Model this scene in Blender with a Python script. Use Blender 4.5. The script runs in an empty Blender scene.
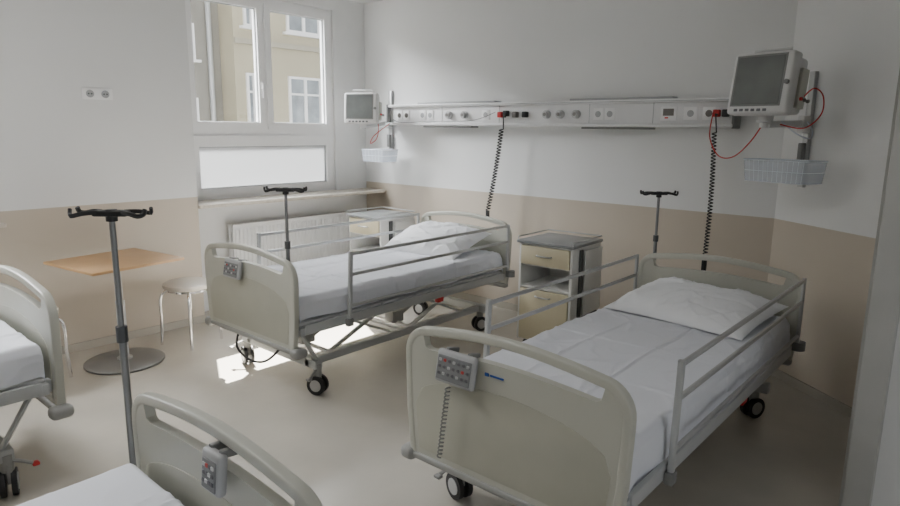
import bpy, bmesh, math, random
from mathutils import Vector, Matrix, noise
random.seed(7)
scn=bpy.context.scene
COL=scn.collection
# ---------------------------------------------------------------- materials
MATS={}
def mat(name,col,rough=0.5,metal=0.0,var=0.04,scale=6.0,bump=0.0,bscale=60.0,spec=0.5,trans=0.0,emit=0.0,coat=0.0):
    if name in MATS: return MATS[name]
    m=bpy.data.materials.new(name); m.use_nodes=True
    nt=m.node_tree; N=nt.nodes; Lk=nt.links
    b=N['Principled BSDF']
    b.inputs['Roughness'].default_value=rough
    b.inputs['Metallic'].default_value=metal
    b.inputs['Specular IOR Level'].default_value=spec
    b.inputs['Coat Weight'].default_value=coat
    b.inputs['Alpha'].default_value=1-trans
    tc=N.new('ShaderNodeTexCoord')
    no=N.new('ShaderNodeTexNoise'); no.inputs['Scale'].default_value=scale; no.inputs['Detail'].default_value=3
    Lk.new(tc.outputs['Object'],no.inputs['Vector'])
    cr=N.new('ShaderNodeValToRGB')
    c0=[max(0,c*(1-var)) for c in col]+[1]; c1=[min(1,c*(1+var)) for c in col]+[1]
    cr.color_ramp.elements[0].position=.3; cr.color_ramp.elements[1].position=.7
    cr.color_ramp.elements[0].color=c0; cr.color_ramp.elements[1].color=c1
    Lk.new(no.outputs['Fac'],cr.inputs['Fac']); Lk.new(cr.outputs['Color'],b.inputs['Base Color'])
    if emit>0:
        Lk.new(cr.outputs['Color'],b.inputs['Emission Color']); b.inputs['Emission Strength'].default_value=emit
    if bump>0:
        n2=N.new('ShaderNodeTexNoise'); n2.inputs['Scale'].default_value=bscale; n2.inputs['Detail'].default_value=2
        Lk.new(tc.outputs['Object'],n2.inputs['Vector'])
        bp=N.new('ShaderNodeBump'); bp.inputs['Strength'].default_value=bump; bp.inputs['Distance'].default_value=.01
        Lk.new(n2.outputs['Fac'],bp.inputs['Height']); Lk.new(bp.outputs['Normal'],b.inputs['Normal'])
    MATS[name]=m; return m
WAINS=1.075
def wall_material():
    m=bpy.data.materials.new('two_tone_wall'); m.use_nodes=True
    nt=m.node_tree;N=nt.nodes;Lk=nt.links;b=N['Principled BSDF']; b.inputs['Roughness'].default_value=.55; b.inputs['Specular IOR Level'].default_value=.3
    g=N.new('ShaderNodeNewGeometry'); s=N.new('ShaderNodeSeparateXYZ'); Lk.new(g.outputs['Position'],s.inputs[0])
    gt=N.new('ShaderNodeMath'); gt.operation='GREATER_THAN'; gt.inputs[1].default_value=WAINS; Lk.new(s.outputs['Z'],gt.inputs[0])
    no=N.new('ShaderNodeTexNoise'); no.inputs['Scale'].default_value=1.5; Lk.new(g.outputs['Position'],no.inputs['Vector'])
    mx=N.new('ShaderNodeMix'); mx.data_type='RGBA'
    mx.inputs[6].default_value=(.57,.505,.42,1); mx.inputs[7].default_value=(.79,.795,.79,1); Lk.new(gt.outputs[0],mx.inputs[0])
    hs=N.new('ShaderNodeHueSaturation'); mr=N.new('ShaderNodeMapRange'); mr.inputs[3].default_value=.97; mr.inputs[4].default_value=1.03
    Lk.new(no.outputs['Fac'],mr.inputs[0]); Lk.new(mr.outputs[0],hs.inputs['Value']); Lk.new(mx.outputs[2],hs.inputs['Color']); Lk.new(hs.outputs[0],b.inputs['Base Color'])
    n2=N.new('ShaderNodeTexNoise'); n2.inputs['Scale'].default_value=90; Lk.new(g.outputs['Position'],n2.inputs['Vector'])
    bp=N.new('ShaderNodeBump'); bp.inputs['Strength'].default_value=.08; bp.inputs['Distance'].default_value=.005
    Lk.new(n2.outputs['Fac'],bp.inputs['Height']); Lk.new(bp.outputs[0],b.inputs['Normal'])
    return m
M_wall=wall_material()
M_white=mat('white_paint',(.79,.795,.79),.55,bump=.05,bscale=90,var=.02)
M_floor=mat('vinyl_floor',(.49,.46,.40),.26,var=.05,scale=3,bump=.02,bscale=40,spec=.5)
M_ceil=mat('ceiling_paint',(.74,.74,.73),.8)
M_pvc=mat('white_pvc',(.90,.90,.90),.3,var=.01)
M_sill=mat('stone_sill',(.66,.61,.53),.35,var=.1,scale=25)
M_rad=mat('radiator_enamel',(.80,.80,.80),.35,var=.01)
M_bedpl=mat('cream_plastic',(.49,.49,.43),.38,var=.02)
M_bedpan=mat('beige_plastic_panel',(.435,.43,.36),.42,var=.03)
M_bump=mat('light_grey_bumper',(.30,.30,.285),.45,var=.03)
M_bedgrey=mat('grey_plastic',(.20,.202,.198),.45,var=.04)
M_alu=mat('brushed_aluminium',(.48,.485,.485),.35,.5,var=.03,scale=30)
M_steel=mat('grey_painted_steel',(.46,.47,.47),.4,.15,var=.03)
M_disc=mat('cast_disc_grey',(.22,.22,.215),.4,.4,var=.03)
M_dark=mat('dark_grey_metal',(.09,.095,.10),.4,.3)
M_black=mat('black_rubber',(.014,.014,.015),.5)
M_red=mat('red_plastic',(.55,.02,.02),.4)
M_chrome=mat('chrome',(.75,.75,.76),.15,.95,var=.01)
M_wood=mat('beech_laminate',(.56,.345,.17),.4,var=.08,scale=4)
M_sheet=mat('white_cotton',(.76,.775,.825),.85,var=.015,scale=3,bump=.08,bscale=220,spec=.15)
M_pil=mat('white_pillow_cotton',(.85,.86,.88),.85,var=.015,scale=3,bump=.08,bscale=220,spec=.15)
M_matt=mat('mattress_cover',(.55,.6,.68),.7)
M_cabw=mat('white_laminate',(.74,.74,.72),.4,var=.02)
M_cabb=mat('cream_laminate',(.60,.54,.38),.4,var=.03)
M_cabt=mat('grey_worktop',(.25,.26,.26),.35)
M_seat=mat('pale_wood_seat',(.58,.54,.47),.45)
M_mon=mat('monitor_plastic',(.66,.66,.65),.4,var=.02)
M_scr=mat('dark_screen',(.15,.16,.155),.12,var=.15,scale=5)
M_basket=mat('bluish_white_wire',(.62,.67,.74),.35)
M_tray=mat('bluish_clear_plastic',(.62,.68,.76),.2,trans=.55,var=.01)
M_rail=mat('white_aluminium_channel',(.80,.80,.80),.35,var=.02)
M_railg=mat('grey_strip',(.38,.39,.40),.4)
M_gas=mat('brass_grey_outlet',(.16,.15,.14),.35,.4)
M_led=mat('red_mark',(.45,.04,.03),.3)
M_btn=mat('button_grey',(.12,.12,.13),.4)
M_hand=mat('handset_grey',(.40,.405,.41),.45)
M_key=mat('keypad_grey',(.20,.205,.21),.45)
M_blue=mat('blue_print',(.03,.10,.40),.4)
M_pole=mat('pole_metal',(.24,.245,.25),.35,.55)
M_fac1=mat('grey_render',(.27,.26,.23),.9,var=.16,scale=.8)
M_fac2=mat('yellow_render',(.47,.43,.315),.9,var=.08,scale=.8)
M_band=mat('facade_band',(.40,.375,.30),.9)
M_dglass=mat('dark_pane',(.28,.31,.33),.1,var=.3,scale=2)
M_grnd=mat('asphalt',(.25,.25,.23),.9,var=.2)
def glass_material():
    m=bpy.data.materials.new('window_glass'); m.use_nodes=True; nt=m.node_tree;N=nt.nodes;N.clear()
    o=N.new('ShaderNodeOutputMaterial');t=N.new('ShaderNodeBsdfTransparent');g=N.new('ShaderNodeBsdfGlossy');g.inputs['Roughness'].default_value=.02
    x=N.new('ShaderNodeMixShader');x.inputs[0].default_value=.04
    nt.links.new(t.outputs[0],x.inputs[1]);nt.links.new(g.outputs[0],x.inputs[2]);nt.links.new(x.outputs[0],o.inputs[0]);return m
M_glass=glass_material()
def frost_material():
    m=bpy.data.materials.new('frosted_film'); m.use_nodes=True; nt=m.node_tree;N=nt.nodes;N.clear()
    o=N.new('ShaderNodeOutputMaterial');t=N.new('ShaderNodeBsdfTranslucent');t.inputs[0].default_value=(.48,.49,.50,1);g=N.new('ShaderNodeBsdfDiffuse');g.inputs[0].default_value=(.8,.8,.8,1)
    x=N.new('ShaderNodeMixShader');x.inputs[0].default_value=.5
    nt.links.new(t.outputs[0],x.inputs[1]);nt.links.new(g.outputs[0],x.inputs[2]);nt.links.new(x.outputs[0],o.inputs[0]);return m
M_frost=frost_material()
# ---------------------------------------------------------------- mesh builder
class B:
    def __init__(s): s.bm=bmesh.new()
    def box(s,x0,x1,y0,y1,z0,z1,bev=0.0,seg=2,rot=None,piv=None):
        t=bmesh.new(); bmesh.ops.create_cube(t,size=1)
        for v in t.verts: v.co=Vector(((x0+x1)/2+v.co.x*(x1-x0),(y0+y1)/2+v.co.y*(y1-y0),(z0+z1)/2+v.co.z*(z1-z0)))
        if bev>0: bmesh.ops.bevel(t,geom=t.edges[:],offset=bev,segments=seg,affect='EDGES',profile=.5)
        if rot is not None:
            p=Vector(piv) if piv else Vector(((x0+x1)/2,(y0+y1)/2,(z0+z1)/2))
            for v in t.verts: v.co=rot@(v.co-p)+p
        s.merge(t); return s
    def merge(s,t):
        me=bpy.data.meshes.new('t'); t.to_mesh(me); s.bm.from_mesh(me); bpy.data.meshes.remove(me); t.free()
    def sweep(s,path,a,b=None,normal=None,n=8,closed=False,caps=True,sq=1.0):
        b=a if b is None else b
        P=[Vector(p) for p in path]; rings=[]; prev=None
        for i,p in enumerate(P):
            if closed: t=P[(i+1)%len(P)]-P[i-1]
            else: t=P[min(i+1,len(P)-1)]-P[max(i-1,0)]
            t.normalize()
            if normal is not None: nn=Vector(normal)
            else:
                if prev is None: nn=Vector((0,0,1)) if abs(t.z)<.9 else Vector((1,0,0))
                else: nn=prev
            nn=(nn-t*nn.dot(t)).normalized(); prev=nn; bb=t.cross(nn)
            ring=[]
            for k in range(n):
                an=2*math.pi*(k+.5)/n
                c_,s_=math.cos(an),math.sin(an)
                c_=math.copysign(abs(c_)**sq,c_);s_=math.copysign(abs(s_)**sq,s_)
                ring.append(s.bm.verts.new(p+nn*c_*a+bb*s_*b))
            rings.append(ring)
        m=len(rings)
        for i in range(m if closed else m-1):
            r0=rings[i];r1=rings[(i+1)%m]
            for k in range(n): s.bm.faces.new((r0[k],r0[(k+1)%n],r1[(k+1)%n],r1[k]))
        if caps and not closed:
            s.bm.faces.new(rings[0][::-1]); s.bm.faces.new(rings[-1])
        return s
    def cyl(s,p,q,r,n=12,r2=None):
        p=Vector(p);q=Vector(q);t=(q-p).normalized();nn=Vector((0,0,1)) if abs(t.z)<.9 else Vector((1,0,0))
        nn=(nn-t*nn.dot(t)).normalized();bb=t.cross(nn);r2=r if r2 is None else r2
        A=[];C=[]
        for k in range(n):
            an=2*math.pi*k/n; d=nn*math.cos(an)+bb*math.sin(an)
            A.append(s.bm.verts.new(p+d*r));C.append(s.bm.verts.new(q+d*r2))
        for k in range(n): s.bm.faces.new((A[k],A[(k+1)%n],C[(k+1)%n],C[k]))
        s.bm.faces.new(A[::-1]);s.bm.faces.new(C);return s
    def lathe(s,prof,c=(0,0,0),n=32):
        c=Vector(c);R=[]
        for r,z in prof:
            if r<1e-6: R.append([s.bm.verts.new(c+Vector((0,0,z)))])
            else: R.append([s.bm.verts.new(c+Vector((r*math.cos(2*math.pi*k/n),r*math.sin(2*math.pi*k/n),z))) for k in range(n)])
        for i in range(len(R)-1):
            a,b=R[i],R[i+1]
            for k in range(n):
                k2=(k+1)%n
                if len(a)==1 and len(b)==1: continue
                if len(a)==1: s.bm.faces.new((a[0],b[k2],b[k]))
                elif len(b)==1: s.bm.faces.new((a[k],a[k2],b[0]))
                else: s.bm.faces.new((a[k],a[k2],b[k2],b[k]))
        return s
    def poly(s,pts,y0,y1,bev=0):
        t=bmesh.new()
        A=[t.verts.new((x,y0,z)) for x,z in pts];C=[t.verts.new((x,y1,z)) for x,z in pts]
        n=len(pts)
        t.faces.new(A);t.faces.new(C[::-1])
        for k in range(n): t.faces.new((A[k],C[k],C[(k+1)%n],A[(k+1)%n]))
        if bev>0:
            es=[e for e in t.edges if abs(e.verts[0].co.y-e.verts[1].co.y)<1e-6]
            bmesh.ops.bevel(t,geom=es,offset=bev,segments=2,affect='EDGES',profile=.5)
        s.merge(t);return s
    def mesh(s,name,m,smooth=40):
        bmesh.ops.recalc_face_normals(s.bm,faces=s.bm.faces[:])
        for f in s.bm.faces: f.smooth=True
        lim=math.radians(smooth)
        for e in s.bm.edges:
            if len(e.link_faces)==2 and e.calc_face_angle(0)>lim: e.smooth=False
        me=bpy.data.meshes.new(name); s.bm.to_mesh(me); s.bm.free(); me.materials.append(m); return me
def root(name,loc,label,category,rz=0,group=None):
    o=bpy.data.objects.new(name,None); o.empty_display_size=.1; o.location=loc; o.rotation_euler=(0,0,rz)
    o['label']=label;o['category']=category
    if group:o['group']=group
    COL.objects.link(o);return o
def part(par,name,b,m,smooth=40,label=None):
    o=bpy.data.objects.new(name,b.mesh(name,m,smooth)); COL.objects.link(o); o.parent=par
    if label:o['label']=label
    return o
def boxes(par,name,m,lst,bev=0.0,seg=2):
    for l in lst: part(par,name,B().box(*l,bev=bev,seg=seg),m)
def thing(name,b,m,label,category,loc=(0,0,0),rz=0,group=None,smooth=40):
    o=bpy.data.objects.new(name,b.mesh(name,m,smooth)); COL.objects.link(o); o.location=loc;o.rotation_euler=(0,0,rz)
    o['label']=label;o['category']=category
    if group:o['group']=group
    return o
def struct(name,b,m):
    o=bpy.data.objects.new(name,b.mesh(name,m,30)); COL.objects.link(o); o['kind']='structure';return o
def dup(rt,loc,rz=None,label=None):
    def cp(o,par):
        c=o.copy(); COL.objects.link(c)
        if par: c.parent=par
        for ch in [x for x in o.children]: cp(ch,c)
        return c
    n=cp(rt,None); n.location=loc
    if rz is not None:n.rotation_euler=(0,0,rz)
    if label:n['label']=label
    return n
def arc(cx,cz,r,a0,a1,n=8):
    return [(cx+r*math.cos(math.radians(a0+(a1-a0)*i/n)),cz+r*math.sin(math.radians(a0+(a1-a0)*i/n))) for i in range(n+1)]
def smoothpath(pts,n=8):
    P=[Vector(p) for p in pts];out=[]
    for i in range(len(P)-1):
        p0=P[max(i-1,0)];p1=P[i];p2=P[i+1];p3=P[min(i+2,len(P)-1)]
        for k in range(n):
            t=k/n
            out.append(.5*((2*p1)+(p2-p0)*t+(2*p0-5*p1+4*p2-p3)*t*t+(3*p1-p0-3*p2+p3)*t**3))
    out.append(P[-1]);return out
# ---------------------------------------------------------------- room
XW=-5.05; XN=-5.34; XO=-5.55; YB=4.75; H=3.1; DX,DY=-1.17,4.75
WT=2.81
struct('floor',B().box(-5.6,2.2,-3.2,5.0,-.1,0),M_floor)
struct('ceiling',B().box(-5.6,2.2,-3.2,5.0,H,H+.1),M_ceil)
b=B()
b.box(XO,XW,-3.2,-.6,0,H); b.box(XO,XW,1.13,2.63,0,H)
b.box(XO,XW,-.6,1.13,0,.97); b.box(XO,XW,-.6,1.13,2.75,H)
struct('wall_left',b,M_wall)
b=B()
b.box(XO,XN,2.63,YB,0,1.0); b.box(XO,XN,2.63,YB,WT,H); b.box(XO,XN,4.33,YB,1.0,WT); b.box(XO,XN,2.63,2.73,1.0,WT)
b.box(XN,XW,2.63,YB,2.93,H)
struct('wall_niche',b,M_white)
struct('wall_back',B().box(XO,-1.0,YB,YB+.2,0,H),M_wall)
struct('wall_front',B().box(XO,2.2,-3.3,-3.2,0,H),M_wall)
b=B();b.box(2.2,2.3,-3.2,-.9,0,H);b.box(2.2,2.3,1.6,3.2,0,H);b.box(2.2,2.3,-.9,1.6,2.3,H)
struct('wall_entrance',b,M_wall)
ang=math.atan2(-.52,.68)
b=B(); b.box(0,2.6,0,.2,0,H)
o=struct('wall_diagonal',b,M_wall); o.location=(DX,DY,0); o.rotation_euler=(0,0,ang)
b=B(); b.box(-.30,2.2,3.14,3.24,0,H)
struct('wall_right',b,M_white)
b=B(); b.box(-.36,-.26,3.06,3.30,0,2.2,bev=.006); b.box(-.375,-.355,3.10,3.26,0,2.2)
struct('door_1',b,mat('door_frame_paint',(.44,.44,.42),.4))
struct('baseboard_left',B().box(XW,XW+.012,1.13,2.63,0,.06),M_floor)
struct('baseboard_back',B().box(XN,DX,YB-.012,YB,0,.06),M_floor)
o=struct('baseboard_diagonal',B().box(0.02,1.4,-.012,0,0,.06),M_floor); o.location=(DX,DY,0); o.rotation_euler=(0,0,ang)
struct('trim_1',B().box(XN-.06,XW+.03,2.635,YB-.01,.975,1.005,bev=.005),M_sill)
struct('trim_2',B().box(XN-.06,XW+.04,-.6,1.26,.97,1.0,bev=.005),M_sill)
# ---------------------------------------------------------------- window
def window(name,y0,y1,z0,z1,zt):
    fx0,fx1=XN-.10,XN-.03
    b=B(); w=.055
    b.box(fx0,fx1,y0,y0+w,z0,z1); b.box(fx0,fx1,y1-w,y1,z0,z1)
    b.box(fx0,fx1,y0+w,y1-w,z0,z0+w); b.box(fx0,fx1,y0+w,y1-w,z1-w,z1)
    b.box(fx0,fx1,y0+w,y1-w,zt-.05,zt+.03)
    ym=(y0+y1)/2
    b.box(fx0,fx1,ym-.025,ym+.025,zt+.03,z1-w)
    rt=struct(name,b,M_pvc)
    for (a,c,d,e) in ((y0+w-.012,ym-.012,zt+.018,z1-w+.012),(ym+.012,y1-w+.012,zt+.018,z1-w+.012),(y0+w-.012,y1-w+.012,z0+w-.02,zt-.038)):
        s=.06;b=B();x0,x1=XN-.085,XN-.012
        low=(d<zt)
        s2=.10 if low else s
        b.box(x0,x1,a,a+s,d,e);b.box(x0,x1,c-s,c,d,e);b.box(x0,x1-.001,a+s,c-s,d,d+s);b.box(x0,x1-.001,a+s,c-s,e-s2,e)
        sash=part(rt,'sash',b,M_pvc)
        b=B();g=.008
        for bb in ((a+s,a+s+g,d+s,e-s2),(c-s-g,c-s,d+s,e-s2),(a+s+g,c-s-g,d+s,d+s+g),(a+s+g,c-s-g,e-s2-g,e-s2)): b.box(XN-.05,XN-.035,*bb)
        part(sash,'gasket',b,M_railg)
        part(sash,'pane',B().box(XN-.055,XN-.05,a+s-.01,c-s+.01,d+s-.01,e-s2+.01),M_frost if low else M_glass)
        hb=B()
        if not low and a<ym-.1:
            yy=c-.028
            hb.box(XN-.012,XN,yy-.013,yy+.013,(d+e)/2-.20,(d+e)/2-.13,bev=.004)
            hb.box(XN,XN+.012,yy-.008,yy+.008,(d+e)/2-.28,(d+e)/2-.15,bev=.004)
            part(sash,'handle',hb,M_pvc)
    return rt
window('window_1',2.73,4.33,1.005,WT,1.61)
window('window_2',-.6,1.13,1.0,2.75,1.64)
# ---------------------------------------------------------------- exterior
rt=root('apartment_building',(-14.5,8,-4),'grey and yellow rendered apartment building outside the window','building')
part(rt,'facade',B().box(-1,0,-14,.35,0,14),M_fac1,label='grey rendered facade')
part(rt,'facade',B().box(-.2,.6,.35,16,0,14),M_fac2,label='pale yellow rendered facade')
part(rt,'drainpipe',B().cyl((.07,.05,0),(.07,.05,14),.06),M_steel)
for zz in (7.55,10.5): part(rt,'cornice_band',B().box(.6,.68,.35,16,zz,zz+.12),M_band)
def bwin(x,y0,y1,z0,z1):
    b=B();w=.06
    b.box(x,x+.06,y0,y0+w,z0,z1);b.box(x,x+.06,y1-w,y1,z0,z1);b.box(x,x+.06,y0+w,y1-w,z0,z0+w);b.box(x,x+.06,y0+w,y1-w,z1-w,z1)
    ym=(y0+y1)/2;b.box(x,x+.06,ym-.04,ym+.04,z0+w,z1-w);b.box(x,x+.055,y0+w,ym-.04,z0+.62*(z1-z0),z0+.62*(z1-z0)+.05);b.box(x,x+.055,ym+.04,y1-w,z0+.62*(z1-z0),z0+.62*(z1-z0)+.05);b.box(x,x+.12,y0-.1,y1+.1,z0-.06,z0)
    w_=part(rt,'window',b,M_pvc); part(w_,'pane',B().box(x+.01,x+.02,y0+w,y1-w,z0+w,z1-w),M_dglass)
for zz in (1.70,3.95):
    for y,ww in ((.62,.40),(1.80,1.0),(4.0,1.0),(6.4,1.0)): bwin(.6,y,y+ww,zz+4,zz+5.2)
for zz in (1.5,3.15,4.8):
    for y in (-.85,-2.0): bwin(0,y,y+.55,zz+4,zz+4.8)
thing('courtyard_ground',B().box(-22,-6,-12,25,-4.2,-4),M_grnd,'grey asphalt yard in front of the building','ground')
# ---------------------------------------------------------------- radiator
rt=root('radiator',(XN+.06,3.02,0),'white panel radiator below the window sill','radiator')
b=B();
L_=1.35
b.box(.07,.085,0,L_,.14,.77,bev=.006)
for i in range(33):
    y=.03+i*(L_-.06)/32; b.box(.083,.092,y-.011,y+.011,.17,.74,bev=.004,seg=1)
part(rt,'front_panel',b,M_rad)
part(rt,'back_panel',B().box(-.0,.02,0,L_,.14,.77,bev=.006),M_rad)
b=B()
for i in range(44):
    y=.01+i*(L_-.02)/43; b.box(-.0,.088,y-.002,y+.002,.765,.78)
b.box(0,.005,0,L_,.765,.782);b.box(.083,.09,0,L_,.765,.782)
part(rt,'top_grille',b,M_rad)
b=B();b.sweep([(.05,L_-.01,.2),(.05,L_+.09,.2),(.05,L_+.09,0)],.011);part(rt,'pipe',b,M_chrome)
b=B();b.sweep([(.05,.01,.2),(.05,-.07,.2),(.05,-.07,0)],.011);part(rt,'pipe',b,M_chrome)
# ---------------------------------------------------------------- wall socket
rt=root('wall_socket',(XW,1.92,1.87),'white double wall socket in a row on the white wall','socket')
part(rt,'cover_plate',B().box(0,.008,-.105,.105,-.04,.04,bev=.003),M_pvc)
for i in (-1,1):
    b=B();b.cyl((.008,i*.052,0),(.012,i*.052,0),.027,20);si=part(rt,'socket_insert',b,M_railg)
    for k in (-1,1):
        b=B();b.cyl((.0115,i*.052+k*.010,0),(.014,i*.052+k*.010,0),.005,8);part(si,'pin_hole',b,M_black)
# ---------------------------------------------------------------- supply rail
RX0,RX1=-4.86,-1.46; RY=4.63
ox=(RX0+RX1)/2
rt=root('medical_supply_rail',(ox,YB,1.78),'long white wall rail with sockets and gas outlets','supply rail')
def RXp(x): return x-ox
yb=RY-YB
b=B()
b.box(RX0-ox,RX1-ox,yb+.03,-.002,-.075,.085,bev=.004)
b.box(RX0-ox,RX1-ox,yb-.01,-.002,.08,.106,bev=.006)
b.box(RX0-ox,RX1-ox,yb-.025,-.002,-.100,-.07,bev=.008)
b.cyl((RX0-ox,yb-.03,-.087),(RX1-ox,yb-.03,-.087),.011,10)
part(rt,'channel',b,M_rail)
boxes(rt,'end_cap',M_bedgrey,[(x-ox-.01,x-ox+.01,yb-.02,-.001,-.104,.109) for x in (RX0,RX1)],bev=.006)
boxes(rt,'light_cover',M_railg,[(RXp(-4.45),RXp(-3.5),yb,-.02,.104,.122),(RXp(-2.75),RXp(-1.9),yb,-.02,.104,.122)],bev=.005)
boxes(rt,'reading_light',M_bedgrey,[(RXp(-2.62),RXp(-2.05),yb-.02,-.03,-.116,-.099),(RXp(-4.35),RXp(-3.75),yb-.02,-.03,-.116,-.099)],bev=.004)
boxes(rt,'panel_joint',M_railg,[(RXp(x)-.002,RXp(x)+.002,yb+.027,yb+.031,-.07,.08) for x in (-4.15,-3.47,-2.58,-2.05)])
boxes(rt,'groove_strip',M_railg,[(RX0-ox+.02,RX1-ox-.02,yb-.012,yb-.009,.088,.093)])
yf=yb+.03
def socket(x,w=.05,m=M_pvc,hole=M_railg):
    s=part(rt,'socket',B().box(RXp(x)-w,RXp(x)+w,yf-.008,yf,-.045,.045,bev=.003),m)
    bb=B();bb.cyl((RXp(x),yf-.008,0),(RXp(x),yf-.011,0),.024,16);part(s,'socket_insert',bb,hole)
def gas(x):
    bb=B();bb.cyl((RXp(x),yf,0),(RXp(x),yf-.035,0),.034,20);bb.cyl((RXp(x),yf-.035,0),(RXp(x),yf-.05,0),.024,20);g=part(rt,'gas_outlet',bb,M_alu)
    bb=B();bb.cyl((RXp(x),yf-.05,0),(RXp(x),yf-.053,0),.015,16);part(g,'outlet_core',bb,M_gas)
def plug(x,m,z=0):
    bb=B();bb.box(RXp(x)-.022,RXp(x)+.022,yf-.05,yf,z-.025,z+.025,bev=.008);part(rt,'plug',bb,m)
for x in (-4.72,-4.62): socket(x,.04,M_pvc,M_gas)
for x in (-4.40,-4.30): socket(x,.042)
for x in (-4.05,-3.86,-2.97,-2.84,-2.69): gas(x)
socket(-3.62,.045)
plug(-3.44,M_red);plug(-3.38,M_black,.01);plug(-3.28,M_gas);plug(-3.18,M_black)
for x in (-2.5,-2.4): socket(x,.042)
s=part(rt,'alarm_panel',B().box(RXp(-1.99),RXp(-1.87),yf-.012,yf,-.05,.05,bev=.004),M_pvc)
ds=part(s,'alarm_display',B().box(RXp(-1.97),RXp(-1.89),yf-.015,yf-.01,-.015,.035),M_gas)
bb=B();bb.box(RXp(-1.955),RXp(-1.93),yf-.0165,yf-.011,-.035,-.025);part(s,'alarm_light',bb,M_red)
socket(-1.77,.05);socket(-1.64,.045,M_pvc,M_gas)
plug(-1.58,M_red);plug(-1.52,M_black)
def coil(name,top,bot,label,straight=.12,R=.015,n=46,w=.0045):
    T=Vector(top);Bt=Vector(bot)
    path=[T]
    for i in range(n*10+1):
        t=i/(n*10); c=T.lerp(Bt,straight+(1-straight)*t)+Vector((math.sin(t*3.1)*.012,0,0))
        a=2*math.pi*i/10; path.append(c+Vector((math.cos(a)*R,math.sin(a)*R,0)))
    b=B();b.sweep(path,w,n=5)
    b.box(Bt.x-.016,Bt.x+.016,Bt.y-.012,Bt.y+.012,Bt.z-.09,Bt.z+.005,bev=.006)
    b.cyl(T+Vector((0,.03,0)),T,.008,8)
    return thing(name,b,M_black,label,'cord')
coil('nurse_call_cord',(-3.37,RY-.045,1.76),(-3.50,4.56,.93),'black coiled nurse call cord hanging from the supply rail',R=.018,n=28,w=.0055)
coil('nurse_call_cord',(-1.57,RY-.045,1.77),(-1.53,4.50,.78),'black coiled nurse call cord hanging behind the bed headboard',R=.014,n=38,w=.0045)
# ---------------------------------------------------------------- monitors
def monitor(loc,rz,tilt,w,h,d,label):
    rt=root('patient_monitor',loc,label,'monitor',rz)
    rt.rotation_euler=(tilt,0,rz)
    b=B(); b.box(-w/2,w/2,-d*.45,-d*.1,-h/2,h/2,bev=.018,seg=3)
    b.box(-w/2+.02,w/2-.02,-d*.15,d*.35,-h/2+.02,h/2-.015,bev=.02,seg=3)
    b.box(-w/2+.06,w/2-.06,d*.3,d*.5,-h/2+.05,h/2-.05,bev=.015,seg=2)
    part(rt,'housing',b,M_mon)
    bz=part(rt,'bezel',B().box(-w/2+.018,w/2-.038,-d*.45-.002,-d*.43,-h/2+.043,h/2-.013,bev=.003,seg=1),M_bedgrey)
    part(bz,'screen',B().box(-w/2+.03,w/2-.05,-d*.45-.004,-d*.44,-h/2+.055,h/2-.025,bev=.002,seg=1),M_scr)
    for i in range(6): part(rt,'button',B().box(-w/2+.05+i*.035,-w/2+.072+i*.035,-d*.45-.005,-d*.44,-h/2+.015,-h/2+.030,bev=.002,seg=1),M_btn)
    b=B();b.cyl((w/2-.02,-d*.45,0),(w/2-.02,-d*.45-.015,0),.013,14);part(rt,'knob',b,M_bedgrey)
    b=B(); b.sweep([(-w*.3,-d*.1,h/2-.01),(-w*.3,-d*.1,h/2+.03),(w*.3,-d*.1,h/2+.03),(w*.3,-d*.1,h/2-.01)],.008)
    part(rt,'carry_handle',b,M_mon)
    b=B(); b.box(w/2-.024,w/2+.006,-d*.05,d*.25,-h/2+.05,h/2-.08,bev=.005)
    cb=part(rt,'connector_block',b,M_bedpl)
    for k in range(3):
        b=B(); b.cyl((w/2+.004,d*.02+k*.04,-h/2+.1),(w/2+.018,d*.02+k*.04,-h/2+.1),.01,10)
        part(cb,'connector',b,M_red if k==0 else M_gas)
    b=B(); b.cyl((0,d*.05,-h/2-.03),(0,d*.05,-h/2+.03),.045,16); part(rt,'swivel_mount',b,M_mon)
    return rt
monitor((-4.91,4.34,1.835),math.radians(30),math.radians(-4),.34,.30,.20,'small white patient monitor with dark screen on a wall arm')
monitor((-1.12,4.13,1.915),math.radians(-14),math.radians(-8),.36,.35,.25,'large white patient monitor tilted down on a wall arm')
def bracket(loc,rz,armv,label,zz=-.09):
    rt=root('monitor_bracket',loc,label,'wall bracket',rz)
    b=B();b.box(-.022,.022,-.03,0,-.45,.27,bev=.004);part(rt,'wall_track',b,M_alu)
    b=B();b.box(-.03,.03,-.075,-.02,-.11,.0,bev=.01);a=Vector((armv[0],armv[1],zz))
    b.sweep([(0,-.05,-.05),a],.022,.014);b.cyl(a+Vector((0,0,-.02)),a+Vector((0,0,.025)),.028,14);part(rt,'swing_arm',b,M_mon)
    b=B();b.box(-.02,.02,-.06,-.03,-.3,-.17,bev=.006);part(rt,'lock_lever',b,M_bedgrey)
    return rt
bracket((-.985,4.608,1.76),ang,(.16,-.45),'aluminium wall track with swing arm for the monitor',-.06)
bracket((-4.93,YB,1.76),0,(0,-.40),'aluminium wall track with swing arm beside the supply rail',-.10)
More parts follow.
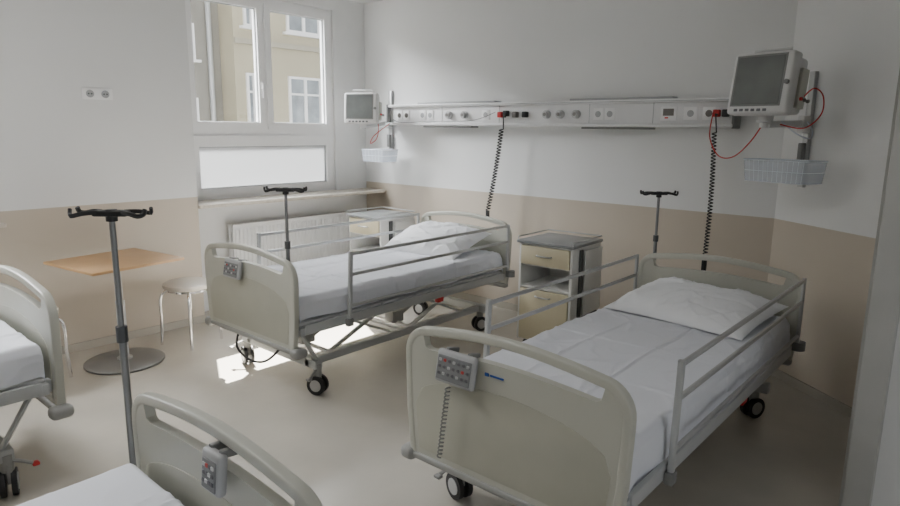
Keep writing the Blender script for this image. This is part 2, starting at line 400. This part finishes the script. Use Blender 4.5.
def basket(loc,rz,w,d,h,label,n=11,wr=.0016):
    rt=root('wire_basket',loc,label,'basket',rz)
    for z,k in ((h,1),(h*.5,.965),(0,.93)):
        r=.05;b=B()
        pts=[]
        for cx,cy,a0 in ((1,1,0),(-1,1,90),(-1,-1,180),(1,-1,270)):
            for i in range(5):
                a=math.radians(a0+i*22.5); pts.append(((cx*(w/2-r)+math.cos(a)*r)*k,(cy*(d/2-r)+math.sin(a)*r)*k,z))
        if z==0: bot=pts
        if z==h: top=pts
        b.sweep(pts,.004 if z==h else .0013,closed=True,n=6)
        part(rt,'rim' if z==h else 'hoop_wire',b,M_basket)
    b=B()
    A=[b.bm.verts.new(p) for p in top];C=[b.bm.verts.new(p) for p in bot];m_=len(A)
    for i in range(m_): b.bm.faces.new((A[i],A[(i+1)%m_],C[(i+1)%m_],C[i]))
    b.bm.faces.new(C)
    part(rt,'clear_liner',b,M_tray)
    b=B()
    for i in range(n):
        x=-w/2+.03+(w-.06)*i/(n-1)
        b.sweep([(x,-d/2,h),(x*.94,-d/2*.93,0),(x*.94,d/2*.93,0),(x,d/2,h)],wr,n=4)
    part(rt,'wire_mesh',b,M_basket)
    b=B();b.box(-.05,.05,d/2-.003,d/2+.025,h*.35,h*.95,bev=.004);part(rt,'hanger_plate',b,M_alu)
    return rt
basket((-1.03,4.26,1.36),ang*.5,.44,.22,.13,'translucent clear basket hanging under the large monitor',n=13,wr=.0009)
basket((-4.85,4.5,1.32),0,.36,.22,.12,'small translucent clear basket below the small monitor',n=7,wr=.001)
def cable(name,pts,r,m,label,cat='cable'):
    b=B();b.sweep(smoothpath(pts,8),r,n=6);return thing(name,b,m,label,cat)
cable('monitor_cable',[(-1.58,4.56,1.78),(-1.55,4.45,1.62),(-1.46,4.38,1.50),(-1.33,4.27,1.50),(-1.2,4.15,1.60),(-1.13,4.14,1.72)],.004,M_red,'red cable looping from the supply rail to the monitor')
cable('monitor_cable',[(-.935,4.12,1.85),(-.89,4.15,1.90),(-.855,4.22,1.86),(-.86,4.25,1.76),(-.93,4.2,1.68),(-1.05,4.16,1.70)],.004,M_red,'red cable looped beside the monitor')
cable('monitor_cable',[(-1.06,4.22,1.72),(-.98,4.24,1.65),(-.92,4.3,1.62),(-.93,4.42,1.66),(-.98,4.5,1.72)],.0045,M_basket,'white cable hanging by the wall track')
cable('monitor_cable',[(-4.80,4.36,1.80),(-4.76,4.4,1.68),(-4.84,4.45,1.55),(-4.90,4.42,1.50),(-4.84,4.42,1.58),(-4.76,4.56,1.70)],.004,M_red,'red cable looped below the small monitor')
cable('monitor_cable',[(-3.44,4.56,1.80),(-3.7,4.56,1.73),(-4.2,4.57,1.72),(-4.6,4.57,1.71),(-4.72,4.56,1.74)],.003,M_bedgrey,'thin grey cable running along the supply rail')
# ---------------------------------------------------------------- bed
def board(par,name,z0,y,h,w):
    hw=w/2
    path=[(-hw+.04,z0),(-hw+.02,z0+h*.35),(-hw+.012,z0+h*.7)]
    path+=arc(-hw+.112,z0+h-.13,.10,180,98,8)
    for i in range(1,12):
        t=i/12;x=-hw+.10+(w-.20)*t; path.append((x,z0+h-.03+.036*math.sin(math.pi*t)))
    path+=arc(hw-.112,z0+h-.13,.10,82,0,8)
    path+=[(hw-.012,z0+h*.7),(hw-.02,z0+h*.35),(hw-.04,z0)]
    grp=B();grp.sweep([(x,y,z) for x,z in path],.0195,.018,normal=(0,1,0),n=20,sq=.42)
    o=part(par,name,grp,M_bedpl)
    top=[]
    def rimz(x):
        ax=abs(x)
        if ax>hw-.10:
            dx=min(.099,ax-(hw-.112)); return z0+h-.13+math.sqrt(max(0,.01-dx*dx))
        return z0+h-.03+.036*math.sin(math.pi*(x+hw-.10)/(w-.2))
    N_=64;sw=hw-.095
    for i in range(N_+1):
        x=-hw+.016+(w-.032)*i/N_
        zr=rimz(x)
        if abs(x)<sw:
            e=sw-abs(x);k=1 if e>.045 else math.sqrt(max(0,1-((.045-e)/.045)**2))
            zz=(zr-.035)*(1-k)+(z0+h-.118+.036*math.cos(x/hw*1.5))*k
        else: zz=zr-.002
        top.append((x,zz))
    pts=[(hw-.035,z0+.005),(-hw+.035,z0+.005)]+top
    pn=B();pn.poly(pts,y-.0165,y+.0165);part(o,'panel',pn,M_bedpl)
    ins=[(hw-.075,z0+.035),(-hw+.075,z0+.035)]
    for i in range(33):
        t=i/32;x=-hw+.055+(w-.11)*t;k=max(0,math.sin(math.pi*t));ins.append((x,z0+h*.40+.155*k**.35))
    pi=B();pi.poly(ins,y-.0195,y+.0195,bev=.0025);part(o,'inset_panel',pi,M_bedpan)
    return o
def castor(par,x,y,rz):
    r=.062
    R=Matrix.Rotation(rz,3,'Z')
    def T(v): return R@Vector(v)+Vector((x,y,0))
    b=B();b.box(x-.03,x+.03,y-.012,y+.012,r,.155,bev=.006);b.cyl((x,y,.12),(x,y,.2),.028,14)
    fk=part(par,'castor',b,M_bump)
    for s in (-1,1):
        b=B();b.cyl(T((0,s*.012,r)),T((0,s*.034,r)),r,24);part(fk,'wheel',b,M_black)
        b=B();b.cyl(T((0,s*.034,r)),T((0,s*.037,r)),r*.62,16);part(fk,'wheel_hub',b,M_alu)
def make_bed(loc,rz,ra,label,rails=(.42,.42),emblem=False,fh=0,redlever=False):
    rt=root('hospital_bed',loc,label,'hospital bed',rz,'hospital beds in the ward')
    L=2.28;W=1.0
    fb=board(rt,'footboard',.295+ra,.03,.555+fh,W)
    board(rt,'headboard',.33+ra,L-.03,.54,W)
    if emblem:
        part(fb,'maker_emblem',B().box(-.06,.0,.009,.0145,.745,.751),M_blue)
        part(fb,'maker_emblem',B().box(-.085,-.068,.009,.0145,.742,.754),M_blue)
    b=B();b.box(-.47,.47,.004,.065,.272+ra,.305+ra,bev=.012,seg=3)
    for s in (-1,1): b.box(s*.49-.038,s*.49+.038,-.010,.09,.255+ra,.315+ra,bev=.024,seg=3)
    part(rt,'bumper',b,M_bump)
    part(rt,'bumper',B().box(-.48,.48,L-.065,L-.005,.30+ra,.34+ra,bev=.015,seg=3),M_bump)
    for s in (-1,1):
        b=B();b.cyl((s*.50,L-.02,.40+ra),(s*.50,L-.02,.45+ra),.040,18);part(rt,'bumper_wheel',b,M_bedgrey)
    z=.40+ra
    b=B()
    for s in (-1,1): b.box(s*.42-.02,s*.42+.02,.05,L-.05,z-.03,z+.03,bev=.004)
    for y in (.09,.75,1.45,L-.09): b.box(-.48,.48,y-.02,y+.02,z-.025,z+.025,bev=.004)
    for s in (-1,1): b.box(s*.475-.012,s*.475+.012,.1,L-.1,z-.02,z+.04,bev=.004)
    part(rt,'upper_frame',b,M_steel)
    boxes(rt,'mattress_platform',M_cabw,[(-.45,.45,y0,y1,z+.03,z+.05) for (y0,y1) in ((.08,.78),(.80,1.12),(1.14,1.40),(1.42,L-.1))],bev=.005)
    b=B()
    for s in (-1,1): b.box(s*.33-.02,s*.33+.02,.22,L-.22,.17,.22,bev=.004)
    for y in (.25,L-.22): b.box(-.42,.42,y-.03,y+.03,.165,.225,bev=.008)
    b.box(-.33,.33,1.1,1.15,.18,.21)
    part(rt,'base_frame',b,M_steel)
    for s in (-1,1):
        b=B();b.sweep([(s*.28,.45,.2),(s*.28,1.05,z-.02)],.010,.022);part(rt,'lift_arm',b,M_steel)
        b=B();b.sweep([(s*.25,1.05,.2),(s*.25,.50,z-.02)],.009,.018);part(rt,'lift_arm',b,M_steel)
        b=B();b.sweep([(s*.28,1.25,.2),(s*.28,1.85,z-.02)],.010,.022);part(rt,'lift_arm',b,M_steel)
        b=B();b.sweep([(s*.25,1.85,.2),(s*.25,1.30,z-.02)],.009,.018);part(rt,'lift_arm',b,M_steel)
        b=B();b.sweep([(s*.38,.27,.2),(s*.40,.12,z-.02)],.012,.02);part(rt,'frame_strut',b,M_steel)
    for y,zz,xx in ((.45,.2,.33),(1.25,.2,.33),(1.05,z-.02,.42),(1.85,z-.02,.42)):
        b=B();b.cyl((-xx,y,zz),(xx,y,zz),.014);part(rt,'lift_shaft',b,M_alu)
    b=B();b.cyl((0,.5,.23),(0,.95,z-.03),.025,14);b.box(-.05,.05,.4,.52,.2,.28,bev=.01);part(rt,'actuator',b,M_bump)
    b=B();b.cyl((.1,1.3,.24),(.1,1.75,z-.03),.022,14);b.box(.05,.15,1.2,1.32,.2,.29,bev=.01);part(rt,'actuator',b,M_bump)
    for s in (-1,1):
        b=B();b.sweep(smoothpath([(s*.40,.26,.17),(s*.42,.21,.16),(s*.44,.16,.135)],4),.008,.011);lv=part(rt,'brake_lever',b,M_bump)
        part(lv,'lever_pad',B().box(s*.44-.018,s*.44+.018,.135,.165,.122,.138,bev=.006),M_red if (redlever) else M_bump)
    b=B();b.box(.44,.475,1.35,1.42,.34+ra,.40+ra,bev=.008);part(rt,'release_handle',b,M_red)
    castor(rt,.40,.25,.4);castor(rt,-.40,.25,-.3);castor(rt,.34,L-.22,1.1);castor(rt,-.34,L-.22,.2)
    for s,y0 in ((-1,rails[0]),(1,rails[1])):
        x=s*.505; y1=L-.07
        b=B()
        for zz,hh in ((.83,.011),(.70,.011),(.50,.010)):
            b.box(x-.007,x+.007,y0,y1,zz+ra-hh,zz+ra+hh,bev=.004,seg=2)
        b.box(x-.007,x+.007,y1-.02,y1,.50+ra,.83+ra,bev=.003)
        o=part(rt,'side_rail',b,M_alu)
        b=B();b.sweep([(x,y0-.02,.39+ra),(x,y0,.845+ra)],.012,.014,normal=(1,0,0),sq=.5,n=12);part(o,'rail_post',b,M_steel)
        b=B();b.sweep([(x,y1+.0,.46+ra),(x,y1-.005,.84+ra)],.010,.012,normal=(1,0,0),sq=.5,n=12);part(o,'rail_post',b,M_steel)
        part(o,'rail_latch',B().box(x-.018,x+.018,y0-.045,y0+.005,.37+ra,.42+ra,bev=.008),M_bedgrey)
    return rt,.60+ra
def sheet(par,zt,seed,ra,hang=(.13,.10)):
    bm=bmesh.new();W=.452;Y0,Y1=.078,2.19;r=.026
    nx,ny=150,330
    off=Vector((seed*13.1,seed*7.7,seed*3.3))
    a0,a1=-W-hang[0],W+hang[1];b0,b1=Y0-.06,Y1+.04
    def f(a,lo,hi):
        c=(lo+hi)/2;hw=(hi-lo)/2;s=1 if a>=c else -1;d=abs(a-c)
        if d<hw-r: return a,0,0
        q=d-(hw-r)
        if q<r*math.pi/2:
            t=q/r;return c+s*(hw-r+r*math.sin(t)),-r*(1-math.cos(t)),q
        return c+s*hw,-r-(q-r*math.pi/2),q
    def ridge(q,w_,e=1.5): return max(0,1-abs(noise.noise(q))*w_)**e
    V=[]
    for j in range(ny+1):
        row=[]
        for i in range(nx+1):
            b_=b0+(b1-b0)*j/ny
            k=1+.16*noise.noise(Vector((b_*3,seed,0)))
            a=a0+(a1-a0)*i/nx
            if abs(a)>W: a=math.copysign(W+(abs(a)-W)*k,a)
            x,dz,qx=f(a,-W,W);y,dz2,qy=f(b_,Y0,Y1)
            n1=noise.noise(Vector((a*2.6,b_*1.9,0))+off)*.003
            m1=.35+1.0*max(0,noise.noise(Vector((a*2,b_*1.4,9))+off)+.3)
            n2=ridge(Vector((a*1.0+b_*.6,b_*2.4-a*1.3,.3))+off,13)*.0085*m1
            n3=ridge(Vector((a*3.2+b_*1.0,b_*1.5-a*1.0,1.3))+off*2,12)*.0075*m1
            n4=ridge(Vector((a*5+b_*2.6,b_*4.0-a*3.6,2.3))+off*3,9)*.005*m1
            fold=0
            for fy in (.62,1.1,1.58): fold+=math.exp(-((b_-fy-.01*math.sin(a*6))/.007)**2)*.007
            for fx in (-.2,.12): fold+=math.exp(-((a-fx-.010*math.sin(b_*5))/.006)**2)*.008
            hgt=n1+n2+n3+n4+fold+.005
            if qx>r*1.5:
                x+=math.copysign(.004+abs(hgt)*.8+.009*math.sin(b_*17+seed+2*noise.noise(Vector((b_*4,0,seed))))*min(1,(qx)/.15),x); z=zt+dz+dz2
            else: z=zt+dz+dz2+hgt
            row.append(bm.verts.new((x,y-.09,z-(.452+ra))))
        V.append(row)
    for j in range(ny):
        for i in range(nx): bm.faces.new((V[j][i],V[j][i+1],V[j+1][i+1],V[j+1][i]))
    b=B();b.bm.free();b.bm=bm
    return part(par,'bed_sheet',b,M_sheet,80,'white cotton sheet with light creases')
def pillow(loc,rz,rx,hx,hy,th,seed,label):
    bm=bmesh.new();n=100;off=Vector((seed*5.1,seed*2.3,0))
    def tk(u,v): return (max(0,1-abs(u)**2.8)**.6)*(max(0,1-abs(v)**2.8)**.6)
    def ridge(q,w_,e=1.5): return max(0,1-abs(noise.noise(q))*w_)**e
    def grid(sgn):
        V=[]
        for j in range(n+1):
            row=[]
            for i in range(n+1):
                u=math.sin(math.pi/2*(-1+2*i/n));v=math.sin(math.pi/2*(-1+2*j/n))
                x=hx*u*(1-.05*(1-v*v));y=hy*v*(1-.06*(1-u*u))
                t=tk(u,v)
                wr=noise.noise(Vector((u*1.3+v*.6,v*1.2-u*.5,0))+off)*.014
                wr+=ridge(Vector((u*1.2+v*.5,v*1.6-u*1.0,1))+off,9)*.011
                wr-=ridge(Vector((u*.9-v*1.4,v*.8+u*.6,4))+off,9)*.010
                wr+=ridge(Vector((u*3.0+v*1.0,v*2.6-u*1.8,3))+off,8)*.007
                z=(th*t+wr*min(1,t*1.8)) if sgn>0 else -th*.25*t
                row.append(bm.verts.new((x,y,z)))
            V.append(row)
        for j in range(n):
            for i in range(n): bm.faces.new((V[j][i],V[j][i+1],V[j+1][i+1],V[j+1][i]))
    grid(1);grid(-1)
    bmesh.ops.remove_doubles(bm,verts=bm.verts[:],dist=.0002)
    b=B();b.bm.free();b.bm=bm
    o=thing('pillow',b,M_pil,label,'pillow',loc,rz,'pillows on the beds',smooth=80);o.rotation_euler=(rx,0,rz);return o
BEDS=[((-1.30,1.80,0),0,0.0,'cream hospital bed with folding side rails beside the corner',(.58,.40),True,.025,(.13,.17),1,False),
      ((-3.51,2.10,0),0,.055,'raised cream hospital bed by the window',(.46,.46),False,0,(.13,.12),.95,False),
      ((-1.59,.86,0),math.pi,-.03,'cream hospital bed seen over its footboard',(.5,.5),False,0,(.13,.10),1,False),
      ((-3.62,.95,0),math.pi,.075,'raised cream hospital bed beside the overbed table',(.5,.5),False,0,(.13,.10),1,True)]
for i,(l,r,ra,lab,rails,em,fh,hg,sy,rl) in enumerate(BEDS):
    rt,zt=make_bed(l,r,ra,lab,rails,em,fh,rl)
    rt.scale=(1,sy,1)
    R=Matrix.Rotation(r,4,'Z')
    m=root('mattress',R@Vector((0,.09*sy,.452+ra))+Vector(l),'mattress under a creased white sheet on the hospital bed','mattress',r,'mattresses on the hospital beds')
    m.scale=(1,sy,1)
    part(m,'mattress_core',B().box(-.44,.44,.0,2.085,0,zt-.455-ra-.006,bev=.035,seg=3),M_matt)
    sheet(m,zt,i+1,ra,hg)
pillow((-1.28,3.66,.650),math.radians(-6),math.radians(6),.41,.31,.105,1,'wide white pillow with creased cotton cover on the bed')
pillow((-3.53,3.90,.730),math.radians(4),math.radians(15),.38,.28,.12,2,'plump creased white pillow on the raised bed')
# control panels
def control(loc,rz,label,tilt=-.2,w=.19,h=.135):
    rt=root('bed_control_panel',loc,label,'control panel',rz)
    rt.rotation_euler=(tilt,0,rz)
    part(rt,'housing',B().box(-w/2,w/2,-.03,0,-h/2,h/2,bev=.012,seg=3),M_hand)
    kp=part(rt,'keypad',B().box(-w/2+.012,w/2-.012,-.033,-.028,-h/2+.012,h/2-.022,bev=.003,seg=1),M_key)
    nx=7 if w>.14 else 4
    for j in range(3):
        for i in range(nx):
            xx=-w/2+.026+i*(w-.052)/(nx-1);zz=h/2-.040-j*(h-.062)/2.6
            red=(i,j) in ((1,0),(5,1))
            part(kp,'button',B().box(xx-.007,xx+.007,-.0365,-.032,zz-.006,zz+.006,bev=.002,seg=1),M_led if red else (M_alu if (i+j)%3==0 else M_btn))
    for s in (-1,1): part(rt,'hook',B().box(s*w*.28-.01,s*w*.28+.01,-.015,.045,h/2-.015,h/2+.008,bev=.004),M_bedgrey)
    return rt
c1=control((-1.505,1.80,.74),0,'grey bed keypad with rows of small buttons hooked on the footboard',w=.19,h=.13)
c2=control((-3.62,2.105,.765),0,'grey bed keypad hooked on the raised bed footboard',w=.18,h=.12)
c3=control((-1.51,.80,.735),0,'slim grey bed handset hooked on the near footboard rim',tilt=-.1,w=.095,h=.12)
bpy.context.view_layer.update()
def adopt(o,rt,name):
    o.name=name;o.parent=rt;o.matrix_parent_inverse=rt.matrix_world.inverted()
    for k in ('category','label'):
        if k in o: del o[k]
def cordc(p0,p1,rt,n=18):
    path=[];A=Vector(p0);C=Vector(p1)
    for i in range(n*8+1):
        t=i/(n*8);a=2*math.pi*i/8;path.append(A.lerp(C,t)+Vector((math.cos(a)*.009,math.sin(a)*.009,0)))
    b=B();b.sweep(path,.0035,n=5);adopt(thing('cable',b,M_bedgrey,'x','x'),rt,'coiled_cable')
cordc((-1.52,1.755,.675),(-1.57,1.765,.36),c1)
adopt(cable('cable',[(-3.64,2.15,.40),(-3.66,2.12,.30),(-3.66,2.12,.22),(-3.58,2.16,.15),(-3.48,2.22,.16),(-3.40,2.3,.28),(-3.44,2.4,.39)],.008,M_black,'x'),c2,'looped_cable')
# ---------------------------------------------------------------- iv poles
def iv(loc,rz,zb,zt,label,r=.011,hs=1.0):
    rt=root('iv_pole',loc,label,'iv pole',rz)
    b=B();b.cyl((0,0,zb),(0,0,zb+(zt-zb)*.62),r*1.1,14);part(rt,'pole',b,M_pole)
    b=B();b.cyl((0,0,zb+(zt-zb)*.6),(0,0,zt),r*.85,12);part(rt,'extension_pole',b,M_pole)
    b=B();b.cyl((0,0,zb+(zt-zb)*.60),(0,0,zb+(zt-zb)*.65),r*1.6,14);part(rt,'clamp',b,M_dark)
    b=B();b.cyl((0,0,zt-.03),(0,0,zt+.008),.018,12)
    b.box(-.06*hs,.06*hs,-.02,.02,zt-.014,zt+.006,bev=.006)
    part(rt,'hook_head',b,M_black)
    for s in (-1,1):
        for t in (-1,1):
            b=B();b.sweep(smoothpath([(s*.04*hs,t*.012,zt),(s*.08*hs,t*.035,zt-.002),(s*.11*hs,t*.045,zt-.008),(s*.125*hs,t*.03,zt-.004),(s*.128*hs,t*.022,zt+.012)],5),.008,.006,n=6);part(rt,'hook',b,M_black)
    return rt
iv((-2.17,.835,0),.75,.28,1.375,'grey iv pole with flat black hooks on the bed corner',.0115,.92)
iv((-3.13,2.165,0),.7,.43,1.30,'iv pole with black hooks at the raised bed foot',hs=.9)
iv((-1.74,4.135,0),.7,.43,1.25,'iv pole with black hooks at the bed head',hs=.9)
# ---------------------------------------------------------------- cabinets
def cabinet(loc,rz,label):
    rt=root('bedside_cabinet',loc,label,'bedside cabinet',rz,'bedside cabinets')
    w,d,h=.45,.44,.85
    b=B()
    b.box(-w/2,-w/2+.02,0,d,.07,h-.03,bev=.003);b.box(w/2-.02,w/2,0,d,.07,h-.03,bev=.003)
    b.box(-w/2+.02,w/2-.02,d-.015,d,.07,h-.03);b.box(-w/2+.02,w/2-.02,.01,d-.015,.07,.09);b.box(-w/2+.02,w/2-.02,.01,d-.015,.48,.495);b.box(-w/2+.02,w/2-.02,.01,d-.015,h-.05,h-.03)
    b.box(-w/2+.02,w/2-.02,.015,d-.015,h-.20,h-.185)
    part(rt,'body',b,M_cabw)
    b=B();b.box(-w/2-.015,w/2+.015,-.02,d+.01,h-.03,h-.008,bev=.006)
    wt=part(rt,'worktop',b,M_cabt)
    b=B();b.sweep([(-w/2-.005,-.01,h-.01),(-w/2-.005,-.01,h+.015),(-w/2-.005,d,h+.015),(w/2+.005,d,h+.015),(w/2+.005,-.01,h+.015),(w/2+.005,-.01,h-.01)],.005,n=6)
    part(wt,'edge_rail',b,M_alu)
    dr=part(rt,'drawer',B().box(-w/2+.022,w/2-.022,-.012,.01,h-.185,h-.045,bev=.004),M_cabb)
    b=B();b.sweep(smoothpath([(-.06,-.012,h-.11),(-.05,-.035,h-.11),(.05,-.035,h-.11),(.06,-.012,h-.11)],4),.006);part(dr,'handle',b,M_alu)
    do=part(rt,'door',B().box(-w/2+.022,w/2-.022,-.012,.01,.08,.475,bev=.004),M_cabb)
    b=B();b.sweep(smoothpath([(-.06,-.012,.43),(-.05,-.035,.43),(.05,-.035,.43),(.06,-.012,.43)],4),.006);part(do,'handle',b,M_alu)
    lf=part(rt,'folding_table_leaf',B().box(w/2+.008,w/2+.024,.16,d-.01,.30,h-.06,bev=.005),M_cabw)
    b=B();b.box(w/2,w/2+.012,.10,.14,.16,h-.05);b.box(w/2,w/2+.012,.14,d-.03,.26,.29);part(lf,'folding_bracket',b,M_dark)
    for sx in (-1,1):
        for y in (.05,d-.05):
            b=B();b.cyl((sx*(w/2-.05)-.01,y,.028),(sx*(w/2-.05)+.01,y,.028),.028,14);b.cyl((sx*(w/2-.05),y,.04),(sx*(w/2-.05),y,.075),.008)
            part(rt,'castor',b,M_black)
    return rt
c=cabinet((-2.49,3.95,0),math.radians(2),'white and cream bedside cabinet with grey top between the beds')
dup(c,(-4.53,4.0,0),0,'white bedside cabinet with grey top beside the radiator')
# ---------------------------------------------------------------- overbed table
rt=root('overbed_table',(-4.56,1.76,0),'beech-topped side table on a round steel disc base','table',math.radians(8))
b=B();b.lathe([(0,0),(.255,0),(.26,.006),(.26,.014),(.25,.02),(.06,.028),(0,.028)],n=48);part(rt,'base',b,M_disc)
b=B();b.cyl((0,0,.02),(0,0,.45),.03,18);b.cyl((0,0,.02),(0,0,.04),.05,18);part(rt,'column',b,M_steel)
b=B();b.cyl((0,0,.44),(0,0,.72),.022,16);part(rt,'inner_column',b,M_alu)
b=B();b.box(-.15,.12,-.03,.03,.70,.72,bev=.005);part(rt,'top_bracket',b,M_dark)
b=B();b.box(-.33,.29,-.32,.33,.72,.74,bev=.006);part(rt,'table_top',b,M_wood)
# ---------------------------------------------------------------- stools
def stool(loc,rz,label):
    rt=root('stool',loc,label,'stool',rz,'round stools')
    b=B();b.lathe([(0,.440),(.165,.440),(.18,.448),(.184,.462),(.180,.476),(.165,.484),(0,.486)],n=40);part(rt,'seat',b,M_seat)
    for k in range(4):
        a=math.pi/4+k*math.pi/2;c,s=math.cos(a),math.sin(a)
        b=B();b.sweep(smoothpath([(c*.08,s*.08,.432),(c*.14,s*.14,.430),(c*.185,s*.185,.405),(c*.205,s*.205,.34),(c*.205,s*.205,.20),(c*.215,s*.215,.005)],7),.011,n=10);part(rt,'leg',b,M_chrome)
    b=B();b.lathe([(.135,.420),(.15,.420),(.15,.435),(.135,.435),(.135,.420)],n=32);part(rt,'support_ring',b,M_chrome)
    return rt
s1=stool((-4.62,2.29,0),.3,'round pale grey-beige stool with curved chrome legs by the wall')
dup(s1,(-4.62,1.205,0),.30,'round stool with curved chrome legs behind the bed')
# ---------------------------------------------------------------- light
w=bpy.data.worlds.new('world');scn.world=w;w.use_nodes=True
bg=w.node_tree.nodes['Background'];bg.inputs[0].default_value=(.94,.97,1,1);bg.inputs[1].default_value=1.65
def sun(d,e,ang_):
    l=bpy.data.lights.new('sun','SUN');l.energy=e;l.angle=math.radians(ang_);l.color=(1,.96,.9)
    o=bpy.data.objects.new('sun',l);COL.objects.link(o);o.rotation_euler=Vector(d).to_track_quat('-Z','Y').to_euler()
sun((1.60,-.80,-2.2),70,.4)
def area(name,loc,target,sx,sy,e,col=(1,1,1)):
    l=bpy.data.lights.new(name,'AREA');l.shape='RECTANGLE';l.size=sx;l.size_y=sy;l.energy=e;l.color=col
    o=bpy.data.objects.new(name,l);COL.objects.link(o);o.location=loc
    o.rotation_euler=(Vector(target)-Vector(loc)).to_track_quat('-Z','Y').to_euler()
area('sky_light',(-8.5,4.5,6.5),(-5.3,3.5,1.9),4,4,2000,(.95,.975,1))
area('sky_light',(-8.5,0.3,5.5),(-5.3,.3,1.9),4,4,3300,(.95,.975,1))
area('ceiling_fill',(-2.9,.6,H-.03),(-2.9,.6,0),1.2,.3,26,(1,.98,.95))  # out-of-view area light added below the ceiling as mild fill
# ---------------------------------------------------------------- camera
f,p,th,r=640,math.radians(10.95),math.radians(40.85),math.radians(0.68)
sp,cp,st,ct=math.sin(p),math.cos(p),math.sin(th),math.cos(th)
F=Vector((-st*cp,ct*cp,-sp));R0=Vector((ct,st,0));U0=R0.cross(F)
R=math.cos(r)*R0+math.sin(r)*U0;U=-math.sin(r)*R0+math.cos(r)*U0
cd=bpy.data.cameras.new('camera');cd.sensor_width=36;cd.lens=f/900*36;cd.clip_start=.02
co=bpy.data.objects.new('camera',cd);COL.objects.link(co)
Mx=Matrix.Identity(4)
for i in range(3): Mx[i][0]=R[i];Mx[i][1]=U[i];Mx[i][2]=-F[i]
Mx[0][3]=0;Mx[1][3]=0;Mx[2][3]=1.65
co.matrix_world=Mx
scn.camera=co
